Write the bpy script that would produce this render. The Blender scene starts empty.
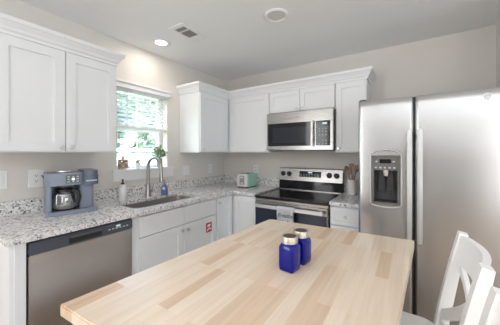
import bpy, bmesh, math, random
from mathutils import Vector, Matrix
random.seed(7)
S = bpy.context.scene
COL = S.collection

# ------------------------------------------------------------------ camera, light, exposure
cd = bpy.data.cameras.new('camera'); cam = bpy.data.objects.new('camera', cd); COL.objects.link(cam)
cam.location = (2.293, -2.829, 1.37)
cam.rotation_euler = (math.radians(90), 0, math.radians(33.0))
cd.sensor_width = 36; cd.lens = 36 * 242 / 500; cd.shift_y = -10 / 500; cd.clip_start = 0.02
S.camera = cam

W = bpy.data.worlds.new('world'); S.world = W; W.use_nodes = True
wn = W.node_tree.nodes; wl = W.node_tree.links
bg = wn['Background']
sky = wn.new('ShaderNodeTexSky'); sky.sky_type = 'NISHITA'; sky.sun_disc = False
sky.sun_elevation = math.radians(48); sky.sun_rotation = math.radians(200); sky.air_density = 1.0; sky.dust_density = 2.0
wl.new(sky.outputs[0], bg.inputs[0]); bg.inputs[1].default_value = 1.3

def area(name, loc, rot, sx, sy, power, color):
    l = bpy.data.lights.new(name, 'AREA'); l.shape = 'RECTANGLE'; l.size = sx; l.size_y = sy
    l.energy = power; l.color = color
    o = bpy.data.objects.new(name, l); COL.objects.link(o); o.location = loc; o.rotation_euler = rot
    return o
R = math.radians
# added fill lamps for assumed daylight around the living area; no windows are built there
area('rear_daylight_fill', (5.1, -6.42, 1.2), (R(90), 0, 0), 1.9, 2.1, 22, (1.0, 0.98, 0.96))
area('side_daylight_fill', (6.12, -3.0, 0.75), (R(90), 0, R(90)), 2.6, 1.4, 30, (0.70, 0.89, 1.0))  # added cool fill, tints the cabinet fronts that face it
area('west_daylight_fill', (0.06, -5.2, 1.35), (R(90), 0, R(-90)), 2.0, 1.9, 58, (0.95, 0.98, 1.0))  # added fill on the solid left wall, brightens the back-wall cabinet fronts
# added lamp facing up, its soft light bounced off the living-area ceiling
area('bounce_fill', (3.7, -4.7, 1.35), (R(180), 0, 0), 3.6, 2.8, 74, (0.93, 0.97, 1.0))
pt = area('kitchen_window_portal', (-0.2, -1.315, 1.6), (R(90), 0, R(-90)), 0.6, 0.9, 1, (1, 1, 1)); pt.data.cycles.is_portal = True
sun_l = bpy.data.lights.new('sun', 'SUN'); sun_l.energy = 6.0; sun_l.angle = R(1.5); sun_l.color = (1, .96, .9)
sun = bpy.data.objects.new('sun', sun_l); COL.objects.link(sun); sun.rotation_euler = (R(40), 0, R(20))

S.view_settings.view_transform = 'Standard'; S.view_settings.look = 'None'
S.view_settings.gamma = 1; S.view_settings.use_curve_mapping = False
S.view_settings.exposure = 0.66
S.cycles.max_bounces = 10; S.cycles.diffuse_bounces = 6
S.cycles.use_denoising = True

# ------------------------------------------------------------------ materials
def mat(name, col, rough=0.5, metal=0.0, spec=0.5, trans=0.0, ior=1.45, coat=0.0, emit=None, es=0):
    m = bpy.data.materials.new(name); m.use_nodes = True
    b = m.node_tree.nodes['Principled BSDF']
    b.inputs['Base Color'].default_value = (*col, 1); b.inputs['Roughness'].default_value = rough
    b.inputs['Metallic'].default_value = metal; b.inputs['Specular IOR Level'].default_value = spec
    b.inputs['Transmission Weight'].default_value = trans; b.inputs['IOR'].default_value = ior
    b.inputs['Coat Weight'].default_value = coat
    if emit: b.inputs['Emission Color'].default_value = (*emit, 1); b.inputs['Emission Strength'].default_value = es
    return m
def nodes(m):
    return m.node_tree.nodes, m.node_tree.links, m.node_tree.nodes['Principled BSDF']
def ramp(n, stops, interp='LINEAR'):
    r = n.new('ShaderNodeValToRGB'); r.color_ramp.interpolation = interp
    e = r.color_ramp.elements
    while len(e) < len(stops): e.new(0.5)
    for k, (p, c) in enumerate(stops): e[k].position = p; e[k].color = (*c, 1)
    return r
def coords(n, l, scale=(1, 1, 1), kind='Object'):
    t = n.new('ShaderNodeTexCoord'); mp = n.new('ShaderNodeMapping'); mp.inputs['Scale'].default_value = scale
    l.new(t.outputs[kind], mp.inputs[0]); return mp.outputs[0]
def world_coords(n, l, scale=(1, 1, 1)):
    t = n.new('ShaderNodeNewGeometry'); mp = n.new('ShaderNodeMapping'); mp.inputs['Scale'].default_value = scale
    l.new(t.outputs['Position'], mp.inputs[0]); return mp.outputs[0]

def paint(name, col, rough, bump=0.0, scale=220):
    m = mat(name, col, rough); n, l, b = nodes(m)
    if bump:
        nz = n.new('ShaderNodeTexNoise'); nz.inputs['Scale'].default_value = scale
        l.new(world_coords(n, l), nz.inputs['Vector'])
        bp = n.new('ShaderNodeBump'); bp.inputs['Strength'].default_value = bump; bp.inputs['Distance'].default_value = 0.002
        l.new(nz.outputs[0], bp.inputs['Height']); l.new(bp.outputs[0], b.inputs['Normal'])
    return m
M_wall = paint('greige_wall_paint', (0.70, 0.665, 0.63), 0.75, 0.25)
M_ceil = paint('ceiling_paint', (0.87, 0.88, 0.89), 0.85, 0.3, 120)
M_cab = paint('white_cabinet_paint', (0.80, 0.81, 0.83), 0.38)
M_trim = paint('white_trim_paint', (0.84, 0.84, 0.84), 0.4)
M_chair = paint('white_chair_paint', (0.84, 0.83, 0.82), 0.35)
M_plastic = mat('white_plastic', (0.82, 0.82, 0.82), 0.35)
M_slot = mat('dark_slot', (0.03, 0.03, 0.03), 0.6)
M_shadowgap = mat('cabinet_carcass', (0.55, 0.53, 0.50), 0.6)

def steel(name, col=(0.60, 0.59, 0.58), rough=0.27, stretch=(3, 3, 260), amt=0.16):
    m = mat(name, col, rough, 1.0); n, l, b = nodes(m)
    nz = n.new('ShaderNodeTexNoise'); nz.inputs['Scale'].default_value = 1.0; nz.inputs['Detail'].default_value = 3
    l.new(world_coords(n, l, stretch), nz.inputs['Vector'])
    mr = n.new('ShaderNodeMapRange'); mr.inputs[3].default_value = rough - amt / 2; mr.inputs[4].default_value = rough + amt / 2
    l.new(nz.outputs[0], mr.inputs[0]); l.new(mr.outputs[0], b.inputs['Roughness'])
    return m
M_steel = steel('brushed_stainless', (0.37, 0.355, 0.34))
M_fridge = steel('fridge_stainless', (0.52, 0.52, 0.525), 0.25, amt=0.05)
M_steelv = steel('dishwasher_stainless', (0.62, 0.59, 0.57), 0.26, (2, 2, 220), 0.04)
M_handle = mat('satin_handle_steel', (0.68, 0.68, 0.68), 0.42, 1.0)
M_nickel = mat('brushed_nickel', (0.42, 0.41, 0.40), 0.3, 1.0)
M_chrome = mat('polished_chrome', (0.75, 0.75, 0.76), 0.15, 1.0)
M_sink = mat('sink_steel', (0.60, 0.57, 0.54), 0.35, 1.0)
M_black = mat('black_plastic', (0.02, 0.02, 0.022), 0.35)
M_blackglass = mat('black_glass', (0.010, 0.011, 0.014), 0.07, 0, 0.4)
M_ovenglass = mat('oven_window_glass', (0.016, 0.022, 0.045), 0.08, 0, 0.6)
M_dwpanel = mat('dishwasher_panel_plastic', (0.07, 0.08, 0.10), 0.3)
M_dgrey = mat('dark_grey_plastic', (0.10, 0.105, 0.11), 0.4)
M_grey = mat('grey_plastic', (0.30, 0.30, 0.30), 0.4)
M_mgrey = mat('dispenser_grey_plastic', (0.15, 0.147, 0.138), 0.4)
M_button = mat('pale_button', (0.55, 0.58, 0.62), 0.4)
M_lcd = mat('display_glow', (0.02, 0.03, 0.03), 0.2, emit=(0.55, 0.75, 0.8), es=0.6)

# granite: pale cream with grey, brown and black crystals
M_gran = mat('speckled_granite', (0.7, 0.68, 0.65), 0.18); n, l, b = nodes(M_gran)
wc = world_coords(n, l)
wob = n.new('ShaderNodeTexNoise'); wob.inputs['Scale'].default_value = 160; l.new(wc, wob.inputs['Vector'])
va0 = n.new('ShaderNodeVectorMath'); va0.operation = 'MULTIPLY_ADD'; va0.inputs[1].default_value = (.02, .02, .02); l.new(wob.outputs['Color'], va0.inputs[0]); l.new(wc, va0.inputs[2])
v1 = n.new('ShaderNodeTexVoronoi'); v1.inputs['Scale'].default_value = 92; l.new(va0.outputs[0], v1.inputs['Vector'])
v2 = n.new('ShaderNodeTexVoronoi'); v2.inputs['Scale'].default_value = 210; l.new(wc, v2.inputs['Vector'])
s1 = n.new('ShaderNodeSeparateColor'); l.new(v1.outputs['Color'], s1.inputs[0])
s2 = n.new('ShaderNodeSeparateColor'); l.new(v2.outputs['Color'], s2.inputs[0])
r1 = ramp(n, [(0, (0.015, 0.015, 0.02)), (0.10, (0.12, 0.12, 0.135)), (0.18, (0.42, 0.41, 0.42)), (0.27, (0.70, 0.68, 0.67)), (0.40, (0.86, 0.85, 0.85)), (0.8, (0.78, 0.77, 0.77))], 'CONSTANT')
r2 = ramp(n, [(0, (0.06, 0.055, 0.06)), (0.11, (0.40, 0.37, 0.35)), (0.22, (0.68, 0.66, 0.65)), (0.5, (0.88, 0.87, 0.86))], 'CONSTANT')
l.new(s1.outputs[0], r1.inputs[0]); l.new(s2.outputs[0], r2.inputs[0])
mx = n.new('ShaderNodeMix'); mx.data_type = 'RGBA'; mx.inputs[0].default_value = 0.32
l.new(r1.outputs[0], mx.inputs[6]); l.new(r2.outputs[0], mx.inputs[7]); l.new(mx.outputs[2], b.inputs['Base Color'])

# butcher block: staves along the long side, each with its own tone
M_block = mat('butcher_block', (0.7, 0.55, 0.38), 0.3); n, l, b = nodes(M_block)
tc = coords(n, l, (1, 1, 1))
rot = n.new('ShaderNodeMapping'); rot.inputs['Rotation'].default_value = (0, 0, R(90)); l.new(tc, rot.inputs[0])
br = n.new('ShaderNodeTexBrick'); br.offset = 0.37; br.offset_frequency = 1
br.inputs['Color1'].default_value = (0, 0, 0, 1); br.inputs['Color2'].default_value = (1, 1, 1, 1); br.inputs['Mortar'].default_value = (0.5, 0.5, 0.5, 1)
br.inputs['Scale'].default_value = 1.0; br.inputs['Mortar Size'].default_value = 0.0
br.inputs['Brick Width'].default_value = 0.27; br.inputs['Row Height'].default_value = 0.044
l.new(rot.outputs[0], br.inputs['Vector'])
rr = ramp(n, [(0.0, (0.60, 0.415, 0.275)), (0.07, (0.70, 0.53, 0.39)), (0.25, (0.76, 0.62, 0.49)), (0.7, (0.80, 0.68, 0.555)), (1.0, (0.74, 0.59, 0.455))])
l.new(br.outputs['Color'], rr.inputs[0])
gm = n.new('ShaderNodeMapping'); gm.inputs['Scale'].default_value = (75, 3.0, 20); l.new(tc, gm.inputs[0])
gn = n.new('ShaderNodeTexNoise'); gn.inputs['Scale'].default_value = 1; gn.inputs['Detail'].default_value = 5; l.new(gm.outputs[0], gn.inputs['Vector'])
gr = ramp(n, [(0.30, (0.92, 0.90, 0.88)), (0.65, (1.03, 1.03, 1.03))]); l.new(gn.outputs[0], gr.inputs[0])
mx = n.new('ShaderNodeMix'); mx.data_type = 'RGBA'; mx.blend_type = 'MULTIPLY'; mx.inputs[0].default_value = 1.0
l.new(rr.outputs[0], mx.inputs[6]); l.new(gr.outputs[0], mx.inputs[7]); l.new(mx.outputs[2], b.inputs['Base Color'])

# floor boards
M_floor = mat('floor_boards', (0.3, 0.22, 0.16), 0.35); n, l, b = nodes(M_floor)
fb = n.new('ShaderNodeTexBrick'); fb.inputs['Color1'].default_value = (0.28, 0.20, 0.14, 1); fb.inputs['Color2'].default_value = (0.40, 0.30, 0.22, 1)
fb.inputs['Mortar'].default_value = (0.12, 0.09, 0.07, 1); fb.inputs['Scale'].default_value = 1; fb.inputs['Mortar Size'].default_value = 0.002
fb.inputs['Brick Width'].default_value = 1.2; fb.inputs['Row Height'].default_value = 0.16
l.new(world_coords(n, l), fb.inputs['Vector']); l.new(fb.outputs[0], b.inputs['Base Color'])

def glass(name, tint=(1, 1, 1), refl=0.08):
    m = bpy.data.materials.new(name); m.use_nodes = True; n = m.node_tree.nodes; l = m.node_tree.links
    n.remove(n['Principled BSDF']); out = n['Material Output']
    t = n.new('ShaderNodeBsdfTransparent'); t.inputs[0].default_value = (*tint, 1)
    g = n.new('ShaderNodeBsdfGlossy'); g.inputs['Roughness'].default_value = 0.02
    x = n.new('ShaderNodeMixShader'); f = n.new('ShaderNodeLayerWeight'); f.inputs[0].default_value = 0.25
    mm = n.new('ShaderNodeMath'); mm.operation = 'MULTIPLY_ADD'; mm.inputs[1].default_value = 0.5; mm.inputs[2].default_value = refl
    l.new(f.outputs['Fresnel'], mm.inputs[0]); l.new(mm.outputs[0], x.inputs[0])
    l.new(t.outputs[0], x.inputs[1]); l.new(g.outputs[0], x.inputs[2]); l.new(x.outputs[0], out.inputs[0])
    return m
M_glass = glass('window_pane_glass', (0.97, 1, 0.98), 0.03)
M_carafe = glass('carafe_glass', (0.62, 0.66, 0.70), 0.28)
M_jarglass = glass('clear_jar_glass', (0.93, 0.93, 0.92), 0.06)
M_cobalt = mat('cobalt_glass', (0.004, 0.008, 0.26), 0.06, 0, 0.35, trans=0.3, coat=0.0)
M_amber = mat('brown_jar_contents', (0.62, 0.43, 0.27), 0.6)
M_lid = mat('dull_tin_lid', (0.62, 0.57, 0.48), 0.38, 0.9)
M_lidtop = mat('dark_shaker_lid_top', (0.16, 0.13, 0.10), 0.45, 0.7)
M_coffee = mat('blue_grey_appliance', (0.235, 0.27, 0.345), 0.28)
M_coffeeD = mat('slate_blue_appliance', (0.12, 0.14, 0.19), 0.25)
M_mint = mat('mint_enamel', (0.36, 0.62, 0.52), 0.3)
M_ivory = mat('pale_ceramic', (0.66, 0.63, 0.60), 0.35)
M_wood = mat('utensil_wood', (0.34, 0.24, 0.16), 0.55)
M_woodd = mat('dark_utensil_wood', (0.22, 0.14, 0.09), 0.55)
M_tan = mat('tan_lid_wood', (0.50, 0.30, 0.17), 0.5)
M_leaf = mat('herb_leaf_green', (0.27, 0.34, 0.21), 0.5)
M_leaf2 = mat('hazy_leaf_green', (0.30, 0.35, 0.30), 0.6)  # grey-green, outdoor haze is put into the leaf colour
M_leaf3 = mat('hazy_pale_leaf_green', (0.40, 0.45, 0.40), 0.6)  # paler still, with more of the outdoor haze in its colour
M_bark = mat('bark', (0.20, 0.15, 0.11), 0.8)
M_pot = mat('grey_pot', (0.30, 0.29, 0.29), 0.5)
M_blue = mat('blue_soap_plastic', (0.13, 0.18, 0.36), 0.3)
M_pink = mat('copper_pump', (0.50, 0.26, 0.18), 0.4)
M_soap = mat('white_soap_bottle', (0.80, 0.80, 0.80), 0.35)
M_red = mat('red_sticker', (0.52, 0.02, 0.04), 0.5)
M_white = mat('white_print', (0.85, 0.85, 0.85), 0.5)
M_towel = paint('white_cotton', (0.84, 0.84, 0.87), 0.9, 0.5, 500)
M_ink = mat('dark_ink', (0.10, 0.10, 0.13), 0.8)
M_inkblue = mat('blue_ink', (0.16, 0.22, 0.42), 0.8)
M_fence = mat('white_fence_paint', (0.85, 0.85, 0.83), 0.6)
M_lawn = mat('lawn_green', (0.20, 0.30, 0.10), 0.9)
M_lens = mat('lit_diffuser', (0.9, 0.9, 0.88), 0.5, emit=(1.0, 0.93, 0.82), es=5)
M_disc = mat('pale_grey_diffuser', (0.68, 0.68, 0.66), 0.5)
M_vent = mat('vent_dark_cavity', (0.34, 0.34, 0.34), 0.7)
M_burner = mat('burner_ring_print', (0.16, 0.16, 0.17), 0.2)

# ------------------------------------------------------------------ mesh helpers
class B:
    def __init__(s): s.bm = bmesh.new()
    def box(s, x0, x1, y0, y1, z0, z1, bev=0.0, seg=2, M=None):
        r = bmesh.ops.create_cube(s.bm, size=1)
        vs = r['verts']
        for v in vs:
            v.co = Vector(((x0 + x1) / 2 + v.co.x * (x1 - x0), (y0 + y1) / 2 + v.co.y * (y1 - y0), (z0 + z1) / 2 + v.co.z * (z1 - z0)))
            if M: v.co = M @ v.co
        if bev > 0:
            ed = list({e for v in vs for e in v.link_edges})
            bmesh.ops.bevel(s.bm, geom=ed, offset=bev, segments=seg, affect='EDGES', clamp_overlap=True)
        return s
    def lathe(s, prof, c=(0, 0, 0), axis='z', n=24, M=None):
        rings = []
        def mp(r, h, a):
            x, y = r * math.cos(a), r * math.sin(a)
            p = {'z': (x, y, h), 'x': (h, x, y), '-y': (x, -h, y), '-z': (x, -y, -h)}[axis]
            p = Vector(p) + Vector(c)
            return M @ p if M else p
        for r, h in prof:
            if r < 1e-6: rings.append([s.bm.verts.new(mp(0, h, 0))])
            else: rings.append([s.bm.verts.new(mp(r, h, 2 * math.pi * k / n)) for k in range(n)])
        for a, b in zip(rings, rings[1:]):
            for k in range(n):
                k2 = (k + 1) % n
                q = [a[k % len(a)], a[k2 % len(a)], b[k2 % len(b)], b[k % len(b)]]
                q2 = []
                for v in q:
                    if v not in q2: q2.append(v)
                if len(q2) > 2:
                    try: s.bm.faces.new(q2)
                    except ValueError: pass
        for rg in (rings[0], rings[-1]):
            if len(rg) > 2:
                try: s.bm.faces.new(rg)
                except ValueError: pass
        return s
    def tube(s, pts, rad, n=12, cap=True, M=None):
        pts = [Vector(p) for p in pts]
        if M: pts = [M @ p for p in pts]
        if not isinstance(rad, (list, tuple)): rad = [rad] * len(pts)
        up = None; rings = []
        for i, p in enumerate(pts):
            t = (pts[min(i + 1, len(pts) - 1)] - pts[max(i - 1, 0)]).normalized()
            if up is None:
                up = Vector((0, 0, 1)) if abs(t.z) < .9 else Vector((1, 0, 0))
            x = (up - t * up.dot(t)).normalized(); y = t.cross(x); up = x
            rings.append([s.bm.verts.new(p + (x * math.cos(2 * math.pi * k / n) + y * math.sin(2 * math.pi * k / n)) * rad[i]) for k in range(n)])
        for a, b in zip(rings, rings[1:]):
            for k in range(n): s.bm.faces.new([a[k], a[(k + 1) % n], b[(k + 1) % n], b[k]])
        if cap: s.bm.faces.new(rings[0]); s.bm.faces.new(rings[-1])
        return s
    def sweep(s, pts, w, h, side):      # rectangular bar along pts; w along `side` vector, h across
        rings = []
        pts = [Vector(p) for p in pts]
        for i, p in enumerate(pts):
            t = (pts[min(i + 1, len(pts) - 1)] - pts[max(i - 1, 0)]).normalized()
            x = (Vector(side) - t * Vector(side).dot(t)).normalized(); y = t.cross(x)
            ww = w[i] if isinstance(w, (list, tuple)) else w; hh = h[i] if isinstance(h, (list, tuple)) else h
            rings.append([s.bm.verts.new(p + x * a * ww / 2 + y * b_ * hh / 2) for a, b_ in ((-1, -1), (1, -1), (1, 1), (-1, 1))])
        for a, b in zip(rings, rings[1:]):
            for k in range(4): s.bm.faces.new([a[k], a[(k + 1) % 4], b[(k + 1) % 4], b[k]])
        s.bm.faces.new(rings[0]); s.bm.faces.new(rings[-1])
        return s
    def prism(s, poly, z0, z1, hole=None, bev=0.0, M=None):
        bm2 = s.bm
        loops = [poly] + ([hole] if hole else [])
        edges = []; allv = []
        for lp in loops:
            vs = [bm2.verts.new((p[0], p[1], z1)) for p in lp]; allv += vs
            for k in range(len(vs)): edges.append(bm2.edges.new((vs[k], vs[(k + 1) % len(vs)])))
        r = bmesh.ops.triangle_fill(bm2, edges=edges, use_beauty=True, use_dissolve=False, normal=(0, 0, 1))
        fs = [g for g in r['geom'] if isinstance(g, bmesh.types.BMFace)]
        e = bmesh.ops.extrude_face_region(bm2, geom=fs)
        nv = [g for g in e['geom'] if isinstance(g, bmesh.types.BMVert)]
        for v in nv: v.co.z = z0
        if M:
            for v in set(allv + nv): v.co = M @ v.co
        return s
    def quad(s, pts):
        s.bm.faces.new([s.bm.verts.new(p) for p in pts]); return s

def new_obj(name, b, m, parent=None, local=False, smooth=True, angle=38):
    bm = b.bm if isinstance(b, B) else b
    if parent is not None and not local:
        p = parent; off = Vector((0, 0, 0))
        while p: off += p.location; p = p.parent
        bmesh.ops.translate(bm, verts=bm.verts, vec=-off)
    bmesh.ops.recalc_face_normals(bm, faces=bm.faces)
    me = bpy.data.meshes.new(name); bm.to_mesh(me); bm.free()
    if smooth:
        me.shade_smooth(); me.set_sharp_from_angle(angle=R(angle))
    me.materials.append(m)
    o = bpy.data.objects.new(name, me); COL.objects.link(o)
    if parent is not None: o.parent = parent
    return o
def thing(name, label, cat, loc, rz=0, group=None):
    o = bpy.data.objects.new(name, None); COL.objects.link(o); o.location = loc; o.rotation_euler = (0, 0, rz)
    o.empty_display_size = 0.05
    return tag(o, label, cat, group)
def tag(o, label, cat, group=None):
    o['label'] = label; o['category'] = cat; o['kind'] = 'thing'
    if group: o['group'] = group
    return o
def struct(name, b, m, parent=None, **k):
    o = new_obj(name, b, m, parent, **k)
    if parent is None: o['kind'] = 'structure'
    return o
def text(name, s, size, M, m, parent, extrude=0.0004, shear=0.0):
    c = bpy.data.curves.new(name, 'FONT'); c.body = s; c.size = size; c.align_x = 'CENTER'; c.align_y = 'CENTER'; c.extrude = extrude; c.shear = shear
    t = bpy.data.objects.new(name, c); COL.objects.link(t)
    dg = bpy.context.evaluated_depsgraph_get(); me = bpy.data.meshes.new_from_object(t.evaluated_get(dg))
    bpy.data.objects.remove(t)
    me.transform(M); me.materials.clear(); me.materials.append(m); me.name = name
    o = bpy.data.objects.new(name, me); COL.objects.link(o); o.parent = parent
    return o
def rrect(x0, x1, y0, y1, r, n=6):
    pts = []
    for cx, cy, a0 in ((x1 - r, y1 - r, 0), (x0 + r, y1 - r, 90), (x0 + r, y0 + r, 180), (x1 - r, y0 + r, 270)):
        for k in range(n + 1):
            a = R(a0 + 90 * k / n); pts.append((cx + r * math.cos(a), cy + r * math.sin(a)))
    return pts

# facings: (u, v, n) -> world.  'X' looks to +x (u along y); 'Y' looks to -y (u along x)
def fmap(face, plane):
    if face == 'X': return lambda u, v, n: Vector((plane + n, u, v))
    return lambda u, v, n: Vector((u, plane - n, v))
def fbox(b, face, plane, u0, u1, v0, v1, n0, n1, bev=0.0, seg=2):
    f = fmap(face, plane); a = f(u0, v0, n0); c = f(u1, v1, n1)
    return b.box(min(a.x, c.x), max(a.x, c.x), min(a.y, c.y), max(a.y, c.y), min(a.z, c.z), max(a.z, c.z), bev, seg)
def panel_door(face, plane, u0, u1, v0, v1, t=0.02, rail=0.058, rec=0.011, chamfer=0.002):
    b = B(); bm = b.bm; f = fmap(face, plane)
    def ring(i, n): return [bm.verts.new(f(u, v, n)) for u, v in ((u0 + i, v0 + i), (u1 - i, v0 + i), (u1 - i, v1 - i), (u0 + i, v1 - i))]
    rs = [ring(0, 0), ring(0, t - chamfer), ring(chamfer, t), ring(rail, t), ring(rail + 0.0006, t - rec)]
    for a, c in zip(rs, rs[1:]):
        for k in range(4): bm.faces.new([a[k], a[(k + 1) % 4], c[(k + 1) % 4], c[k]])
    bm.faces.new(rs[0]); bm.faces.new(rs[-1])
    return b
def flat_panel(face, plane, u0, u1, v0, v1, t=0.02, bev=0.002):
    b = B(); return fbox(b, face, plane, u0, u1, v0, v1, 0, t, bev)
KNOB = [(0.006, 0), (0.006, 0.010), (0.013, 0.016), (0.0145, 0.021), (0.012, 0.026), (0.0, 0.0275)]
def knob(face, plane, u, v, parent, m=None):
    f = fmap(face, plane); b = B(); b.lathe(KNOB, f(u, v, 0), 'x' if face == 'X' else '-y', 16)
    return new_obj('knob', b, m or M_nickelknob, parent)
M_nickelknob = mat('pale_nickel_knob', (0.72, 0.71, 0.70), 0.3, 0.8)

# ------------------------------------------------------------------ the room
CZ = 2.44
WIN = (-1.600, -1.030, 1.185, 2.02)
RX, RY = 6.2, -6.5
struct('floor', B().box(-0.15, RX + .1, RY - .1, 0.1, -0.1, 0.0), M_floor)
struct('ceiling', B().box(-0.15, RX + .1, RY - .1, 0.1, CZ, CZ + 0.1), M_ceil)
b = B(); y0, y1, z0, z1 = WIN
b.box(-0.15, 0, RY, y0, 0, CZ); b.box(-0.15, 0, y1, 0.1, 0, CZ); b.box(-0.15, 0, y0, y1, 0, z0); b.box(-0.15, 0, y0, y1, z1, CZ)
struct('wall_left', b, M_wall)
struct('wall_back', B().box(0, RX, 0, 0.1, 0, CZ), M_wall)
struct('wall_right', B().box(2.92, 3.04, -0.72, 0, 0, CZ), M_wall)
struct('wall_east', B().box(RX, RX + .1, RY, 0, 0, CZ), M_wall)
struct('wall_south', B().box(0, RX, RY - .1, RY, 0, CZ), paint('darkened_wall_paint', (0.30, 0.285, 0.27), 0.75, 0.25))  # unseen wall, darkened to dim its reflection in the refrigerator

# kitchen window
w = B(); x_g = -0.125
w.box(-0.15, -0.095, y0, y0 + .04, z0, z1, .003); w.box(-0.15, -0.095, y1 - .04, y1, z0, z1, .003)
w.box(-0.15, -0.095, y0 + .04, y1 - .04, z1 - .04, z1, .003); w.box(-0.15, -0.095, y0 + .04, y1 - .04, z0 + .022, z0 + .05, .003)
win = struct('window_1', w, M_trim)
s_ = B(); s_.box(-0.14, -0.105, y0 + .04, y1 - .04, 1.59, 1.625, .003)
mb = B(); mb.box(-0.132, -0.118, (y0 + y1) / 2 - .006, (y0 + y1) / 2 + .006, z0 + .05, 1.59, .002)
new_obj('muntin', mb, M_disc, win)
s_.box(-0.135, -0.115, (y0 + y1) / 2 - .008, (y0 + y1) / 2 + .008, 1.625, z1 - .04, .002)
new_obj('window_sash', s_, M_trim, win)
new_obj('window_pane', B().box(-0.128, -0.124, y0 + .038, y1 - .038, z0 + .04, z1 - .038), M_glass, win)
st = B(); st.box(-0.15, 0.0, y0 + .001, y1 - .001, z0, z0 + .022); st.box(0.0, 0.034, -1.648, -0.945, z0, z0 + .022, .004)
st.box(0.0, 0.018, -1.640, -0.953, 1.098, z0, .003)
struct('trim_1', st, M_trim)
for nm, bx in (('baseboard_back', (2.905, 2.9, 0, 0, 0, 0)),):
    pass

# blinds: raised half way, over the upper half of the window
bl = thing('window_blind', 'white slatted window blind raised halfway above the sink', 'blind', (0.0, -1.315, 1.60))
M_slat = bpy.data.materials.new('white_blind_slat'); M_slat.use_nodes = True
n = M_slat.node_tree.nodes; l = M_slat.node_tree.links; tl = n.new('ShaderNodeBsdfTranslucent'); tl.inputs[0].default_value = (.85, .86, .86, 1)
n['Principled BSDF'].inputs['Base Color'].default_value = (.85, .86, .86, 1); mxs = n.new('ShaderNodeMixShader'); mxs.inputs[0].default_value = .35
l.new(n['Principled BSDF'].outputs[0], mxs.inputs[1]); l.new(tl.outputs[0], mxs.inputs[2]); l.new(mxs.outputs[0], n['Material Output'].inputs[0])
bl_w = B(); ya, yb = y0 + .006, y1 - .006
zz = 1.655
while zz < 1.985:
    for_t = R(38); c_, s2_ = math.cos(for_t) * .024, math.sin(for_t) * .024
    xm = -0.048
    v = [(xm - c_, zz + s2_), (xm + c_, zz - s2_)]
    bl_w.bm.faces.new([bl_w.bm.verts.new(p) for p in ((v[0][0], ya, v[0][1]), (v[1][0], ya, v[1][1]), (v[1][0], yb, v[1][1]), (v[0][0], yb, v[0][1]))])
    zz += 0.0405
r_ = bmesh.ops.solidify(bl_w.bm, geom=bl_w.bm.faces[:], thickness=0.0028)
new_obj('slats', bl_w, M_slat, bl)
new_obj('bottom_rail', B().box(-0.075, -0.02, ya, yb, 1.605, 1.632, .004), M_trim, bl)
new_obj('headrail', B().box(-0.08, -0.012, ya, yb, 1.975, 2.015, .003), M_trim, bl)
va = B(); va.box(0.001, 0.03, -1.628, -1.012, 1.99, 2.035, .003); va.box(0.001, 0.042, -1.640, -1.0, 2.035, 2.058, .006)
new_obj('valance', va, M_trim, bl)
wd = B(); wd.tube([(-0.014, -1.49, 1.985), (-0.012, -1.49, 1.62)], 0.0035, 8)
new_obj('tilt_wand', wd, M_disc, bl)
for yy in (-1.50, -1.13): new_obj('ladder_tape', B().box(-0.0235, -0.0225, yy - .004, yy + .004, 1.62, 1.985), M_trim, bl)

# ------------------------------------------------------------------ outside the window
struct('lawn', B().box(-40, -0.16, -25, 35, -0.3, -0.05), M_lawn)
fn = thing('garden_fence', 'white board fence across the garden outside the kitchen window', 'fence', (-5.0, 0.5, -0.05))
f = B(); f.box(-5.02, -4.98, -6, 7, -0.05, 1.34)
new_obj('fence_board', f, M_fence, fn)
new_obj('rail', B().box(-5.05, -4.95, -6, 7, 1.39, 1.50, .01), M_fence, fn)
for k in range(6):
    new_obj('post', B().box(-5.06, -4.94, -6.0 + 2.4 * k, -5.88 + 2.4 * k, -0.05, 1.56, .01), M_fence, fn)
def tree(x, y, h, cr, m, label, n=6000, sz=.14):
    t = thing('tree', label, 'tree', (x, y, -0.05), group='trees behind the garden fence')
    tb = B(); tb.tube([(0, 0, 0), (.05, .03, h * .35), (-.04, .06, h * .8)], [.14, .11, .04], 8); 
    new_obj('trunk', tb, M_bark, t, local=True)
    lf = B(); blobs = [(random.uniform(-cr, cr) * .7, random.uniform(-cr, cr) * .7, random.uniform(h * .2, h * .9), random.uniform(.45, .8) * cr) for _ in range(22)]
    for k in range(n):
        bx, by, bz, r0 = random.choice(blobs)
        d = Vector((random.gauss(0, 1), random.gauss(0, 1), random.gauss(0, 1))).normalized() * r0 * random.uniform(.6, 1)
        c = Vector((bx, by, bz)) + d
        a = Vector((random.gauss(0, 1), random.gauss(0, 1), random.gauss(0, 1))).normalized(); e = a.orthogonal().normalized()
        q = sz * random.uniform(.6, 1.3)
        lf.quad([c - a * q, c + e * q * .5, c + a * q, c - e * q * .5])
    new_obj('foliage', lf, m, t, local=True, smooth=False)
tree(-9.0, 2.4, 4.6, 1.25, M_leaf2, 'bushy green tree filling the left of the kitchen window')
tree(-9.2, 6.0, 5.0, 1.2, M_leaf3, 'pale green tree in the right of the kitchen window behind the fence')
tree(-14.0, 4.2, 6.0, 1.5, M_leaf3, 'tall tree farther back, left of the middle of the window', 6000, .22)
tree(-14.0, 8.3, 6.4, 1.5, M_leaf2, 'tall tree farther back, right of the middle of the window', 6000, .22)

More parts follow.
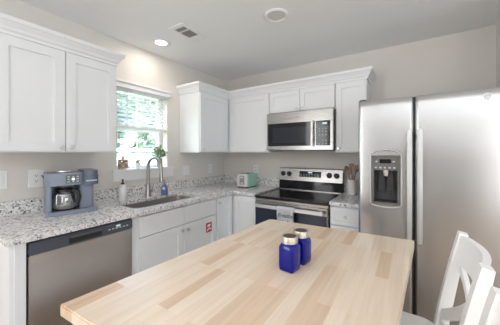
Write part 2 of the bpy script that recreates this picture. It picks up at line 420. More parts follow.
# ------------------------------------------------------------------ counters
CT, CB = 0.936, 0.906
ctr = thing('countertop', 'speckled granite L-shaped countertop with backsplash along both walls and sink cut-out', 'countertop', (0.33, -1.3, CB))
SK = (0.20, 0.550, -1.745, -1.035)
b = B()
outer = [(0.002, -0.002), (0.002, -2.487), (0.650, -2.487), (0.650, -0.650), (0.944, -0.650), (0.944, -0.002)]
b.prism(outer, CB, CT, hole=rrect(*SK[:2], *SK[2:], 0.06))
new_obj('worktop', b, M_gran, ctr, smooth=False)
b = B(); b.box(0.002, 0.022, -2.487, -0.022, CT, CT + .10, .002); b.box(0.002, 0.944, -0.022, -0.002, CT, CT + .10, .002)
new_obj('backsplash', b, M_gran, ctr, smooth=False)
c2 = thing('countertop', 'small speckled granite counter piece between range and refrigerator', 'countertop', (1.84, -0.33, CB))
new_obj('worktop', B().box(1.713, 1.972, -0.650, -0.002, CB, CT, .003), M_gran, c2, smooth=False)
new_obj('backsplash', B().box(1.713, 1.972, -0.022, -0.002, CT, CT + .10, .002), M_gran, c2, smooth=False)

# sink
sk = thing('kitchen_sink', 'stainless undermount sink set into the granite below the window', 'sink', (0.37, -1.39, 0.70))
b = B(); o_ = rrect(SK[0] - .012, SK[1] + .012, SK[2] - .012, SK[3] + .012, .07); i_ = rrect(SK[0] + .004, SK[1] - .004, SK[2] + .004, SK[3] - .004, .058)
bt = rrect(SK[0] + .02, SK[1] - .02, SK[2] + .02, SK[3] - .02, .05)
bm = b.bm; loops = []
for lp, z in ((o_, .9045), (i_, .9045), (i_, .88), (bt, .72), (bt, .715)):
    loops.append([bm.verts.new((p[0], p[1], z)) for p in lp])
for a, c in zip(loops, loops[1:]):
    for k in range(len(a)): bm.faces.new([a[k], a[(k + 1) % len(a)], c[(k + 1) % len(a)], c[k]])
bm.faces.new(loops[-1])
new_obj('basin', b, M_sink, sk)
new_obj('drain', B().lathe([(0.045, 0), (0.045, .004), (.03, .002), (0, .002)], (0.37, -1.39, .7155)), M_chrome, sk)

# faucet
fa = thing('kitchen_faucet', 'brushed nickel gooseneck faucet behind the sink', 'faucet', (0.135, -1.365, CT))
FY = -1.365
new_obj('base', B().lathe([(0.030, 0), (0.030, .008), (.0235, .018), (.022, .115), (.016, .125), (0, .125)], (0.135, FY, CT), n=20), M_nickel, fa)
pts = [(0.135, FY, 1.05), (0.135, FY, 1.22)] + [(0.235 - 0.10 * math.cos(R(a)), FY, 1.22 + 0.10 * math.sin(R(a))) for a in range(15, 181, 15)] + [(0.338, FY, 1.19)]
new_obj('spout', B().tube(pts, 0.0148, 14), M_nickel, fa)
new_obj('spray_head', B().tube([(0.338, FY, 1.19), (0.340, FY, 1.16), (0.343, FY, 1.11), (0.345, FY, 1.085)], [.0135, .016, .019, .017], 14), M_nickel, fa)
hb = B(); hb.tube([(0.135, FY + .015, .985), (0.135, FY + .052, .99)], [.014, .014], 12); hb.tube([(0.135, FY + .048, .99), (0.14, FY + .062, 1.06)], [.008, .0055], 10)
new_obj('lever_handle', hb, M_nickel, fa)

# ------------------------------------------------------------------ base cabinets
PB = 0.61           # carcass front plane (window wall), doors stand 2 cm proud
ep = thing('cabinet_end_panel', 'white end panel of the counter run left of the dishwasher', 'panel', (0.3, -2.44, 0))
new_obj('panel', B().box(0.004, 0.622, -2.470, -2.452, 0.0, CB - .002, .001), M_cab, ep)
new_obj('filler_strip', B().box(0.59, 0.632, -2.452, -2.408, 0.0, CB - .002, .001), M_cab, ep)

sb = thing('sink_base_cabinet', 'white sink base cabinet with two doors under the sink, red sticker on one', 'cabinet', (0.3, -1.365, 0))
b = B(); b.box(0.004, PB, -1.825, -1.805, 0.10, CB - .002); b.box(0.004, PB, -0.925, -0.905, .10, CB - .002); b.box(0.004, PB, -1.805, -0.925, .10, .12)
b.box(PB - .02, PB, -1.805, -0.925, .12, CB - .002); b.box(0.004, 0.54, -1.825, -0.905, 0.0, 0.10)
new_obj('body', b, M_cab, sb)
for u0, u1, ku in ((-1.772, -1.345, -1.374), (-1.340, -0.912, -1.311)):
    new_obj('false_front', flat_panel('X', PB, u0, u1, 0.735, 0.888), M_cab, sb)
    d = new_obj('door', panel_door('X', PB, u0, u1, 0.115, 0.728), M_cab, sb); knob('X', PB + .02, ku, 0.685, d)

stk = new_obj('warning_sticker', B().box(PB + .0090, PB + .0102, -1.052, -0.968, 0.571, 0.665), M_red, None)
tag(stk, 'small red square sticker on the right sink cabinet door', 'sticker')
def xplate(b, pts, x): b.bm.faces.new([b.bm.verts.new((x, *p)) for p in pts])
b = B(); xs = PB + .0105
xplate(b, [(-1.037, .622), (-1.000, .622), (-.985, .640), (-.990, .652), (-1.030, .650)], xs)
xplate(b, [(-1.043, .585), (-1.030, .585), (-1.010, .600), (-.985, .590), (-.978, .602), (-1.005, .614), (-1.035, .606)], xs)
o = new_obj('white_symbol', b, M_white, stk, smooth=False); 

# corner base cabinet (L)
cb = thing('corner_base_cabinet', 'white corner base cabinet where the counter turns towards the range', 'cabinet', (0.45, -0.45, 0))
b = B(); b.prism([(0.004, -0.004), (0.004, -0.903), (PB, -0.903), (PB, -PB), (0.942, -PB), (0.942, -0.004)], 0.10, CB - .002)
b.prism([(0.004, -0.004), (0.004, -0.903), (0.54, -0.903), (0.54, -.54), (0.942, -.54), (0.942, -0.004)], 0.0, 0.10)
new_obj('body', b, M_cab, cb)
d = new_obj('door', panel_door('X', PB, -0.895, -0.640, 0.115, 0.888), M_cab, cb); knob('X', PB + .02, -0.868, 0.838, d)
d = new_obj('door', panel_door('Y', -PB, 0.640, 0.935, 0.115, 0.888), M_cab, cb)

# drawer cabinet right of range
db = thing('drawer_base_cabinet', 'narrow white base cabinet with top drawer between range and refrigerator', 'cabinet', (1.84, -0.3, 0))
b = B(); b.box(1.713, 1.970, -PB, -0.004, .10, CB - .002); b.box(1.713, 1.970, -.54, -0.004, 0, .10)
new_obj('body', b, M_cab, db)
d = new_obj('drawer', panel_door('Y', -PB, 1.718, 1.966, 0.735, 0.888, rail=.035), M_cab, db); knob('Y', -PB - .02 + .011, 1.842, 0.81, d)
d = new_obj('door', panel_door('Y', -PB, 1.718, 1.966, 0.115, 0.728), M_cab, db); knob('Y', -PB - .02, 1.745, 0.685, d)

# ------------------------------------------------------------------ wall cabinets
UB, UT = 1.37, 2.10
WD = 0.325
def wall_cab(label, loc, x0, x1, y0, y1, z0, z1):
    t = thing('wall_cabinet', label, 'cabinet', (*loc, z0), group='white wall cabinets')
    b = B(); tk = .018
    # open-bottomed carcass: sides and top with the bottom panel set up behind a light rail
    b.box(x0, x1, y0, y0 + tk, z0, z1, .001); b.box(x0, x1, y1 - tk, y1, z0, z1, .001)
    b.box(x0, x0 + tk, y0 + tk, y1 - tk, z0, z1); b.box(x1 - tk, x1, y0 + tk, y1 - tk, z0, z1)
    b.box(x0 + tk, x1 - tk, y0 + tk, y1 - tk, z1 - tk, z1); b.box(x0 + tk, x1 - tk, y0 + tk, y1 - tk, z0 + .025, z0 + .043)
    new_obj('body', b, M_cab, t)
    return t
t = wall_cab('long white double-door wall cabinet above the coffee maker', (0.16, -2.13), 0.003, WD, -2.475, -1.785, UB, UT)
for u0, u1, ku in ((-2.470, -2.133, -2.158), (-2.128, -1.790, -2.102)):
    d = new_obj('door', panel_door('X', WD, u0, u1, UB + .008, 2.055), M_cab, t); knob('X', WD + .02, ku, UB + .035, d)
t = wall_cab('white wall cabinet in the corner, on the window wall right of the window', (0.16, -0.43), 0.003, WD, -0.855, -0.003, UB, UT)
d = new_obj('door', panel_door('X', WD, -0.847, -0.350, UB + .008, 2.055), M_cab, t); knob('X', WD + .02, -0.815, UB + .04, d)
t = wall_cab('white wall cabinet on the back wall between the corner and the microwave', (0.65, -0.16), WD + .003, 0.945, -WD, -0.003, UB, UT)
d = new_obj('door', panel_door('Y', -WD, 0.372, 0.938, UB + .008, 2.055), M_cab, t); knob('Y', -WD - .02, 0.910, UB + .04, d)
t = wall_cab('short white double-door wall cabinet directly above the microwave', (1.33, -0.16), 0.948, 1.688, -WD, -0.003, 1.812, UT)
for u0, u1, ku in ((0.955, 1.317, 1.288), (1.322, 1.682, 1.352)):
    d = new_obj('door', panel_door('Y', -WD, u0, u1, 1.822, 2.055, rail=.05), M_cab, t); knob('Y', -WD - .02, ku, 1.848, d)
t = wall_cab('narrow tall white wall cabinet between the microwave and the refrigerator', (1.84, -0.16), 1.691, 1.975, -WD, -0.003, UB, UT)
d = new_obj('door', panel_door('Y', -WD, 1.698, 1.968, UB + .008, 2.055, rail=.055), M_cab, t); knob('Y', -WD - .02, 1.726, UB + .04, d)

# crown mouldings: stepped profile swept round the cabinet tops (offset outwards, height)
CROWN = [(0.0, 2.062), (0.010, 2.062), (0.012, 2.080), (0.020, 2.088), (0.026, 2.105), (0.044, 2.130), (0.050, 2.134), (0.052, 2.158), (0.0, 2.158)]
def crown(label, path, offs, parent_loc):
    # path: plan points of the face line, offs: for each point the outward mitre direction
    b = B(); bm = b.bm; rings = []
    for p, d in zip(path, offs):
        rings.append([bm.verts.new((p[0] + d[0] * o, p[1] + d[1] * o, z)) for o, z in CROWN])
    for a, c in zip(rings, rings[1:]):
        for k in range(len(a)): bm.faces.new([a[k], a[(k + 1) % len(a)], c[(k + 1) % len(a)], c[k]])
    bm.faces.new(rings[0]); bm.faces.new(rings[-1])
    o = new_obj('crown_molding', b, M_cab, None, smooth=False)
    return tag(o, label, 'molding')
e = WD + .0005
crown('stepped white crown molding on top of the double-door cabinet above the coffee maker', [(0.003, -2.4755), (e, -2.4755), (e, -1.7845), (0.003, -1.7845)], [(0, -1), (1, -1), (1, 1), (0, 1)], None)
crown('continuous white crown molding over the corner and microwave wall cabinets', [(0.003, -0.8555), (e, -0.8555), (e, -e), (1.9755, -e), (1.9755, -0.003)], [(0, -1), (1, -1), (1, -1), (1, -1), (1, 0)], None)

# ------------------------------------------------------------------ dishwasher
dw = thing('dishwasher', 'stainless steel dishwasher with dark control strip under the left counter', 'dishwasher', (0.33, -2.123, 0))
DY0, DY1 = -2.403, -1.833
new_obj('body', B().box(0.03, 0.60, DY0, DY1, 0.10, 0.892), M_dgrey, dw)
new_obj('kick_plate', B().box(0.5, 0.56, DY0, DY1, 0.0, 0.099), M_black, dw)
new_obj('door', B().box(0.602, 0.645, DY0 + .003, DY1 - .003, 0.115, 0.828, .005), M_steelv, dw)
cp = new_obj('control_panel', B().box(0.602, 0.652, DY0 + .003, DY1 - .003, 0.829, 0.896, .006), M_dwpanel, dw)
hb = B(); hb.box(0.651, 0.6545, -2.225, -2.045, 0.841, 0.880, .002); 
hd = new_obj('handle', hb, M_black, dw)
new_obj('grip', B().box(0.652, 0.667, -2.222, -2.048, 0.873, 0.883, .004, 3), M_dgrey, hd)
for k in range(6):
    yy = -2.005 + k * .024
    new_obj('button', B().box(0.6515, 0.6535, yy, yy + .014, .858, .866, .001), M_button, cp)
new_obj('display', B().box(0.6515, 0.6528, -1.955, -1.925, .870, .882), M_lcd, cp)

# ------------------------------------------------------------------ range
rg = thing('electric_range', 'stainless electric range with black glass cooktop between the cabinets', 'range', (1.326, -0.33, 0))
X0, X1 = 0.949, 1.708
new_obj('body', B().box(X0 + .002, X1 - .002, -0.625, -0.03, 0.03, 0.895), M_dgrey, rg)
ck = new_obj('cooktop', B().box(X0, X1, -0.672, -0.095, 0.896, 0.922, .006), M_blackglass, rg)
new_obj('rear_trim', B().box(X0 + .01, X1 - .01, -0.098, -0.086, 0.918, 0.930, .002), M_steel, ck)
for cx, cy, r0 in ((1.14, -.50, .105), (1.14, -.24, .075), (1.51, -.50, .085), (1.51, -.24, .095)):
    rb = B(); n_ = 40
    for ra, rc in ((r0, r0 - .004), (r0 * .6, r0 * .6 - .003)):
        va_ = [[rb.bm.verts.new((cx + q * math.cos(2 * math.pi * k / n_), cy + q * math.sin(2 * math.pi * k / n_), .9224)) for k in range(n_)] for q in (ra, rc)]
        for k in range(n_): rb.bm.faces.new([va_[0][k], va_[0][(k + 1) % n_], va_[1][(k + 1) % n_], va_[1][k]])
    new_obj('burner_ring', rb, M_burner, ck)
# backguard: black lower riser with a stainless console on top, leaning slightly back
bk = new_obj('backguard', B().box(X0, X1, -0.085, -0.025, 0.896, 1.04, .004), M_blackglass, rg)
b = B(); bm = b.bm
sec = [(-0.100, 1.035), (-0.098, 1.05), (-0.075, 1.175), (-0.060, 1.185), (-0.026, 1.185), (-0.026, 1.035)]
L_ = [bm.verts.new((X0, y, z)) for y, z in sec]; R_ = [bm.verts.new((X1, y, z)) for y, z in sec]
for k in range(len(sec)): bm.faces.new([L_[k], L_[(k + 1) % 6], R_[(k + 1) % 6], R_[k]])
bm.faces.new(L_); bm.faces.new(R_)
cs = new_obj('console', b, M_steel, rg)
lean = Matrix.Translation((0, -0.0868, 1.11)) @ Matrix.Rotation(R(-10.4), 4, 'X')
def on_console(b, x0, x1, z0, z1, d, bev=.001): return b.box(x0, x1, -d, .002, z0, z1, bev, M=lean)
new_obj('display_panel', on_console(B(), 1.215, 1.475, -.028, .040, .003), M_blackglass, cs)
for k in range(7):
    for j in range(2):
        dp = B(); on_console(dp, 1.23 + k * .033, 1.248 + k * .033, -.020 + j * .018, -.012 + j * .018, .0042, 0)
        new_obj('touch_key', dp, M_grey, cs)
new_obj('clock', on_console(B(), 1.32, 1.37, .018, .034, .0042, 0), M_lcd, cs)
for kx in (1.005, 1.085, 1.565, 1.645):
    kb = B(); kb.lathe([(0.030, 0), (0.030, .006), (.025, .009), (.022, .026), (.015, .029), (0, .029)], (kx, 0, .002), '-y', 20, M=lean)
    kb.box(kx - .003, kx + .003, -.036, -.026, -.016, .020, .001, M=lean)
    new_obj('knob', kb, M_black, cs)
# front: stainless strip, door with dark window, handle, drawer
new_obj('front_trim', B().box(X0, X1, -0.655, -0.626, 0.868, 0.8955, .003), M_steel, rg)
od = new_obj('oven_door', B().box(X0 + .003, X1 - .003, -0.668, -0.627, 0.245, 0.866, .005), M_steel, rg)
new_obj('oven_window', B().box(X0 + .012, X1 - .012, -0.6705, -0.6665, 0.30, 0.800, .001), M_ovenglass, od)
hb = B(); hb.box(X0 + .03, X1 - .03, -0.722, -0.700, 0.812, 0.846, .008, 3)
for kx in (X0 + .05, X1 - .08): hb.box(kx, kx + .03, -0.705, -0.665, 0.818, 0.840, .004)
new_obj('handle', hb, M_handle, od)
new_obj('drawer', B().box(X0 + .003, X1 - .003, -0.665, -0.627, 0.05, 0.240, .005), M_steel, rg)

# towel over the oven handle
tw = thing('dish_towel', 'white dish towel with dark script hanging over the oven handle', 'towel', (1.287, -0.71, 0.55))
b = B(); bm = b.bm; prof = []
for z in [0.52 + .03 * k for k in range(11)]: prof.append((-0.7275, z))
prof += [(-0.727, .846), (-0.722, .852), (-0.711, .8535), (-0.700, .852), (-0.695, .846)]
for z in [0.80 - .03 * k for k in range(8)]: prof.append((-0.693, z))
nx = 13; grid = []
for i in range(nx):
    u = i / (nx - 1); x = 1.238 + .172 * u
    grid.append([bm.verts.new((x + .002 * math.sin(z * 30), y - (.0022 * (1 + math.sin(u * 14 + z * 6))) * (1 if y < -.71 else -.0) * max(0, min(1, (.84 - z) * 8)), z)) for y, z in prof])
for i in range(nx - 1):
    for j in range(len(prof) - 1): bm.faces.new([grid[i][j], grid[i + 1][j], grid[i + 1][j + 1], grid[i][j + 1]])
bmesh.ops.solidify(bm, geom=bm.faces[:], thickness=-0.0022)
new_obj('cloth', b, M_towel, tw)
Mt = Matrix.Translation((1.325 - 1.287, -0.7345 + .71, 0.772 - .55)) @ Matrix.Rotation(R(90), 4, 'X')
text('script_lettering', 'Breathe', 0.05, Mt, M_ink, tw, .0006, .35)
for k, (u, z, s_) in enumerate(((1.288, .716, .014), (1.306, .720, .010), (1.353, .718, .016), (1.368, .712, .010))):
    bb = B(); bb.lathe([(0, 0), (s_ * .8, 0.0006), (s_ * .8, 0.0012), (0, 0.0014)], (u, -0.7338, z), '-y', 14)
    new_obj('blue_flower_print', bb, M_inkblue, tw)

# ------------------------------------------------------------------ microwave
mw = thing('microwave_oven', 'stainless over-the-range microwave with dark glass door hung under the short cabinet', 'microwave', (1.326, -0.21, 1.395))
MX0, MX1, MF = 0.951, 1.687, -0.408
new_obj('body', B().box(MX0, MX1, MF + .022, -0.004, 1.395, 1.808, .003), M_dgrey, mw)
new_obj('front_frame', B().box(MX0, MX1, MF - .002, MF + .021, 1.398, 1.806, .004), M_steel, mw)
dg_ = new_obj('door_glass', B().box(MX0 + .016, 1.462, MF - .0055, MF - .001, 1.440, 1.690, .002), M_blackglass, mw)
M_mwwin = mat('microwave_window', (0.02, 0.025, 0.035), 0.08, 0, 0.45)
new_obj('window', B().box(MX0 + .075, 1.425, MF - .0062, MF - .005, 1.475, 1.640), M_mwwin, dg_)
hb = B(); hb.box(1.476, 1.497, MF - .042, MF - .026, 1.432, 1.700, .006, 3); hb.box(1.480, 1.493, MF - .028, MF, 1.445, 1.465, .002); hb.box(1.480, 1.493, MF - .028, MF, 1.667, 1.687, .002)
new_obj('handle', hb, M_handle, mw)
pn = new_obj('control_panel', B().box(1.516, 1.660, MF - .0055, MF - .001, 1.440, 1.690, .002), M_blackglass, mw)
for i in range(3):
    for j in range(6):
        if j in (2,): continue
        kb = B(); fbox(kb, 'Y', MF - .0052, 1.546 + i * .032, 1.564 + i * .032, 1.452 + j * .030, 1.464 + j * .030, 0, .0014)
        new_obj('key', kb, M_grey, pn)
b = B(); fbox(b, 'Y', MF - .0052, 1.584, 1.630, 1.652, 1.672, 0, .0014); new_obj('display', b, M_lcd, pn)
new_obj('logo_badge', B().lathe([(0.011, 0), (.011, .002), (.009, .003), (0, .003)], (1.325, MF - .001, 1.752), '-y', 20), M_grey, mw)
for k in range(2): new_obj('underside_filter', B().box(1.03 + k * .38, 1.25 + k * .38, -0.34, -0.12, 1.391, 1.3955), M_black, mw)

# ------------------------------------------------------------------ refrigerator
fr = thing('refrigerator', 'large stainless side-by-side refrigerator with ice dispenser in its left door', 'refrigerator', (2.44, -0.42, 0))
FX0, FX1, FS, FF = 1.980, 2.900, 2.336, -0.83
new_obj('body', B().box(FX0 + .004, FX1 - .004, -0.745, -0.03, 0.02, 1.752, .004), M_dgrey, fr)
def fridge_door(x0, x1, hole=None):
    # softly crowned door skin with rolled vertical edges
    b = B(); bm = b.bm; n_ = 16; z0, z1 = 0.06, 1.757
    us = [k / n_ for k in range(n_ + 1)]
    def yy(u):
        s_ = min(u, 1 - u) * (x1 - x0)
        edge = max(0, .018 - s_) / .018
        return FF - .005 * (1 - (2 * u - 1) ** 2) + .016 * edge ** 2 + .001
    us = [0, .006, .012, .02, .03, .045, .06] + [.06 + .88 * k / 14 for k in range(1, 14)] + [.94, .955, .97, .98, .988, .994, 1]
    if hole:
        hx0, hx1, hz0, hz1 = hole
        us = sorted(us + [(hx0 - x0) / (x1 - x0), (hx1 - x0) / (x1 - x0)])
        us = [u for u in us]
    zs = [z0, z0 + .006] + ([hole[2], hole[3]] if hole else []) + [z1 - .05, z1 - .040, z1 - .030, z1 - .020, z1 - .010, z1 - .004, z1]
    def zoff(z): return .006 if z == z0 else (.010 * max(0, 1 - (z1 - z) / .05) ** 2)
    V = [[bm.verts.new((x0 + u * (x1 - x0), yy(u) + zoff(z), z)) for z in zs] for u in us]
    def inhole(i, j):
        if not hole: return False
        xm = x0 + (us[i] + us[i + 1]) / 2 * (x1 - x0); zm = (zs[j] + zs[j + 1]) / 2
        return hole[0] < xm < hole[1] and hole[2] < zm < hole[3]
    for i in range(len(us) - 1):
        for j in range(len(zs) - 1):
            if us[i + 1] - us[i] > 1e-6 and not inhole(i, j): bm.faces.new([V[i][j], V[i + 1][j], V[i + 1][j + 1], V[i][j + 1]])
    # back and sides
    yb = -0.752
    bl_ = [bm.verts.new((x, yb, z)) for x, z in ((x0, z0), (x1, z0), (x1, z1), (x0, z1))]
    bm.faces.new(bl_)
    bm.faces.new([bl_[0], *[V[0][j] for j in range(len(zs))], bl_[3]])
    bm.faces.new([bl_[1], *[V[-1][j] for j in range(len(zs))], bl_[2]])
    bm.faces.new([bl_[0], *[V[i][0] for i in range(len(us))], bl_[1]])
    bm.faces.new([bl_[3], *[V[i][-1] for i in range(len(us))], bl_[2]])
    if hole:
        bmesh.ops.remove_doubles(bm, verts=bm.verts, dist=1e-6)
    return b
HOLE = (2.079, 2.246, 1.000, 1.345)
fd = new_obj('freezer_door', fridge_door(FX0, FS - .006, HOLE), M_fridge, fr)
rd = new_obj('refrigerator_door', fridge_door(FS + .002, FX1), M_fridge, fr)
new_obj('gasket', B().box(FS - .0065, FS + .0025, -0.80, -0.752, .06, 1.755), M_black, fr)
for x_, nm in ((2.305, 'l'), (2.364, 'r')):
    hb = B(); zl, zh = (0.765, 1.527)
    hb.box(x_ - .0145, x_ + .0145, -0.897, -0.880, zl, zh, .006, 3)
    hb.box(x_ - .010, x_ + .010, -0.885, -0.834, zl + .03, zl + .075, .003); hb.box(x_ - .010, x_ + .010, -0.885, -0.834, zh - .075, zh - .03, .003)
    new_obj('handle', hb, M_handle, fd if nm == 'l' else rd)
# dispenser: grey bezel, control head, dark niche, paddles, drip grille
hx0, hx1, hz0, hz1 = HOLE
b = B(); yf = -0.846
b.box(hx0 - .006, hx0 + .010, yf, -.80, hz0 - .006, hz1 + .004, .003); b.box(hx1 - .010, hx1 + .006, yf, -.80, hz0 - .006, hz1 + .004, .003)
b.box(hx0 + .010, hx1 - .010, yf, -.80, hz1 - .006, hz1 + .004, .002); b.box(hx0 + .010, hx1 - .010, yf - .006, -.79, hz0 - .006, hz0 + .012, .003)
dsp = new_obj('dispenser_bezel', b, M_mgrey, fd)
b = B(); lo_, hi_ = 2.066, 2.259; P = [(lo_, 1.0), (lo_, 1.345)] + [(2.1625 - .0965 * math.cos(R(a)), 1.345 + .040 * math.sin(R(a))) for a in range(15, 180, 15)] + [(hi_, 1.345), (hi_, 1.0)] + [(2.1625 + .0965 * math.cos(R(a)), 1.0 - .025 * math.sin(R(a))) for a in range(15, 181, 15)]
b.tube([(p_[0], -0.833, p_[1]) for p_ in P], .0055, 8)
new_obj('dispenser_surround', b, M_handle, fd)
new_obj('dispenser_control', B().box(hx0 + .010, hx1 - .010, yf + .003, -.795, 1.242, hz1 - .006, .003), M_mgrey, fd)
b = B(); b.box(hx0 + .004, hx1 - .004, -.770, -.760, hz0, 1.25); b.box(hx0 + .002, hx0 + .009, -.83, -.76, hz0, 1.245); b.box(hx1 - .009, hx1 - .002, -.83, -.76, hz0, 1.245)
new_obj('dispenser_niche', b, mat('niche_dark_plastic', (.05, .052, .058), .35), fd)
new_obj('drip_grille', B().box(hx0 + .014, hx1 - .014, -.838, -.775, hz0 + .010, hz0 + .020, .002), M_black, fd)
new_obj('dispenser_display', B().box(2.125, 2.197, yf - .001, yf + .004, 1.292, 1.322, .001), M_blackglass, fd)
for kx, kz in [(2.094 + k * .029, 1.256) for k in range(5)] + [(2.098, 1.30), (2.206, 1.30)]:
    new_obj('dispenser_key', B().box(kx, kx + .014, yf - .0005, yf + .004, kz, kz + .010, .001), M_button, fd)
for px_ in (2.138, 2.190):
    b = B(); b.sweep([(px_, -.800, 1.243), (px_, -.806, 1.18), (px_, -.815, 1.095)], [.03, .036, .046], .010, (1, 0, 0))
    new_obj('dispenser_paddle', b, M_black, fd)
new_obj('ice_chute', B().tube([(2.163, -.812, 1.244), (2.163, -.812, 1.20)], [.030, .022], 14), M_chrome, fd)
for x_ in (2.000, 2.880):
    new_obj('hinge_cap', B().box(x_ - .022, x_ + .035, -.80, -.70, 1.753, 1.775, .008, 3), M_dgrey, fr)
bg_ = new_obj('logo_badge', B().lathe([(.022, 0), (.022, .002), (.019, .003), (.0185, .002), (0, .002)], (2.697, -0.8325, 1.708), '-y', 28), M_handle, rd)
M_logo = mat('logo_grey', (0.30, 0.30, 0.31), .4, .6)
b = B(); yl = -0.8356
bt_ = [(0.0125 * math.cos(R(a)), 0.0125 * math.sin(R(a))) for a in range(0, 360, 12)]
b.tube([(2.697 + p[0], yl, 1.708 + p[1]) for p in bt_ + bt_[:1]], .0012, 6)
for s_ in (1, -1):
    b.tube([(2.697 + s_ * .005 + .004 * math.cos(R(a)), yl, 1.708 + .006 * math.sin(R(a))) for a in range(0, 330, 30)], .0010, 6)
new_obj('emblem', b, M_logo, bg_)
new_obj('toe_grille', B().box(FX0 + .01, FX1 - .01, -0.78, -0.746, 0.015, 0.055, .003), M_dgrey, fr)

# ------------------------------------------------------------------ island table
NL, FL, FR = Vector((1.417, -2.531)), Vector((1.500, -1.362)), Vector((2.325, -1.312)); NR = NL + FR - FL
TT = 0.914
tb = thing('island_table', 'butcher block island table with pale wood staves and white base', 'table', (1.885, -1.93, 0))
def inset(p, q):     # p in units of the two edge directions from NL
    e1 = (NR - NL); e2 = (FL - NL); return NL + e1 * p + e2 * q
def rc(c, a, b_, r=.03, n=5):     # rounded corner at c between directions a and b_
    a = a.normalized(); b_ = b_.normalized(); P = []
    for k in range(n + 1):
        t_ = k / n; P.append(c + a * r * (1 - t_) ** 2 + b_ * r * t_ ** 2)
    return P
poly = rc(NL, FL - NL, NR - NL, .008) + rc(NR, NL - NR, FR - NR) + rc(FR, NR - FR, FL - FR, .012) + rc(FL, FR - FL, NL - FL)
b = B(); b.prism([tuple(p) for p in poly], TT - .036, TT)
ed = [e_ for e_ in b.bm.edges if len(e_.link_faces) == 2 and e_.calc_face_angle(0) > R(60)]
bmesh.ops.bevel(b.bm, geom=ed, offset=.004, segments=2, affect='EDGES')
new_obj('tabletop', b, M_block, tb)
b = B(); q = [inset(*p) for p in ((.035, .03), (.66, .03), (.66, .96), (.035, .96))]
q2 = [inset(*p) for p in ((.06, .048), (.63, .048), (.63, .942), (.06, .942))]
b.prism([tuple(p) for p in q], TT - .125, TT - .0365, hole=[tuple(p) for p in q2])
new_obj('apron', b, M_trim, tb)
for p in ((.062, .048), (.645, .048), (.645, .948), (.062, .948)):
    c = inset(*p); b = B()
    b.box(c.x - .032, c.x + .032, c.y - .032, c.y + .032, 0.0, TT - .037, .004)
    new_obj('leg', b, M_trim, tb)
b = B(); q = [tuple(inset(*p)) for p in ((.06, .05), (.65, .05), (.65, .95), (.06, .95))]
b.prism(q, .18, .205); new_obj('shelf', b, M_trim, tb)

# shaker jars
def jar(name, label, x, y, rz):
    j = thing(name, label, 'jar', (x, y, TT + .0005), rz, group='blue glass jars on the island')
    b = B(); bm = b.bm; secs = []
    for hw, z, r in ((.025, 0, .006), (.0285, .004, .008), (.0295, .02, .008), (.0295, .090, .008), (.029, .099, .010), (.027, .106, .018), (.025, .110, .024), (.025, .120, .0245)):
        secs.append([bm.verts.new((p[0], p[1], z)) for p in rrect(-hw, hw, -hw, hw, min(r, hw * .98), 4)])
    for a, c in zip(secs, secs[1:]):
        for k in range(len(a)): bm.faces.new([a[k], a[(k + 1) % len(a)], c[(k + 1) % len(a)], c[k]])
    bm.faces.new(secs[0]); bm.faces.new(secs[-1])
    new_obj('jar_body', b, M_cobalt, j, local=True, angle=50)
    ld_ = new_obj('lid', B().lathe([(.0265, .111), (.0285, .112), (.0285, .135), (.0272, .138), (.023, .138), (.023, .1365), (0, .1365)], n=28), M_lid, j, local=True)
    b = B(); b.lathe([(0.0215, .1366), (0.0215, .1373), (0, .1376)], n=24)
    new_obj('perforated_top', b, M_lidtop, ld_, local=True)
    return j
jar('shaker_jar', 'cobalt blue square glass jar with metal lid, nearer of the pair on the island', 1.908, -1.952, R(-6)).scale = (1.11, 1.11, .95)
jar('shaker_jar', 'cobalt blue square glass jar with metal lid, partly behind the other one', 1.921, -1.864, R(-8)).scale = (1.11, 1.11, .95)

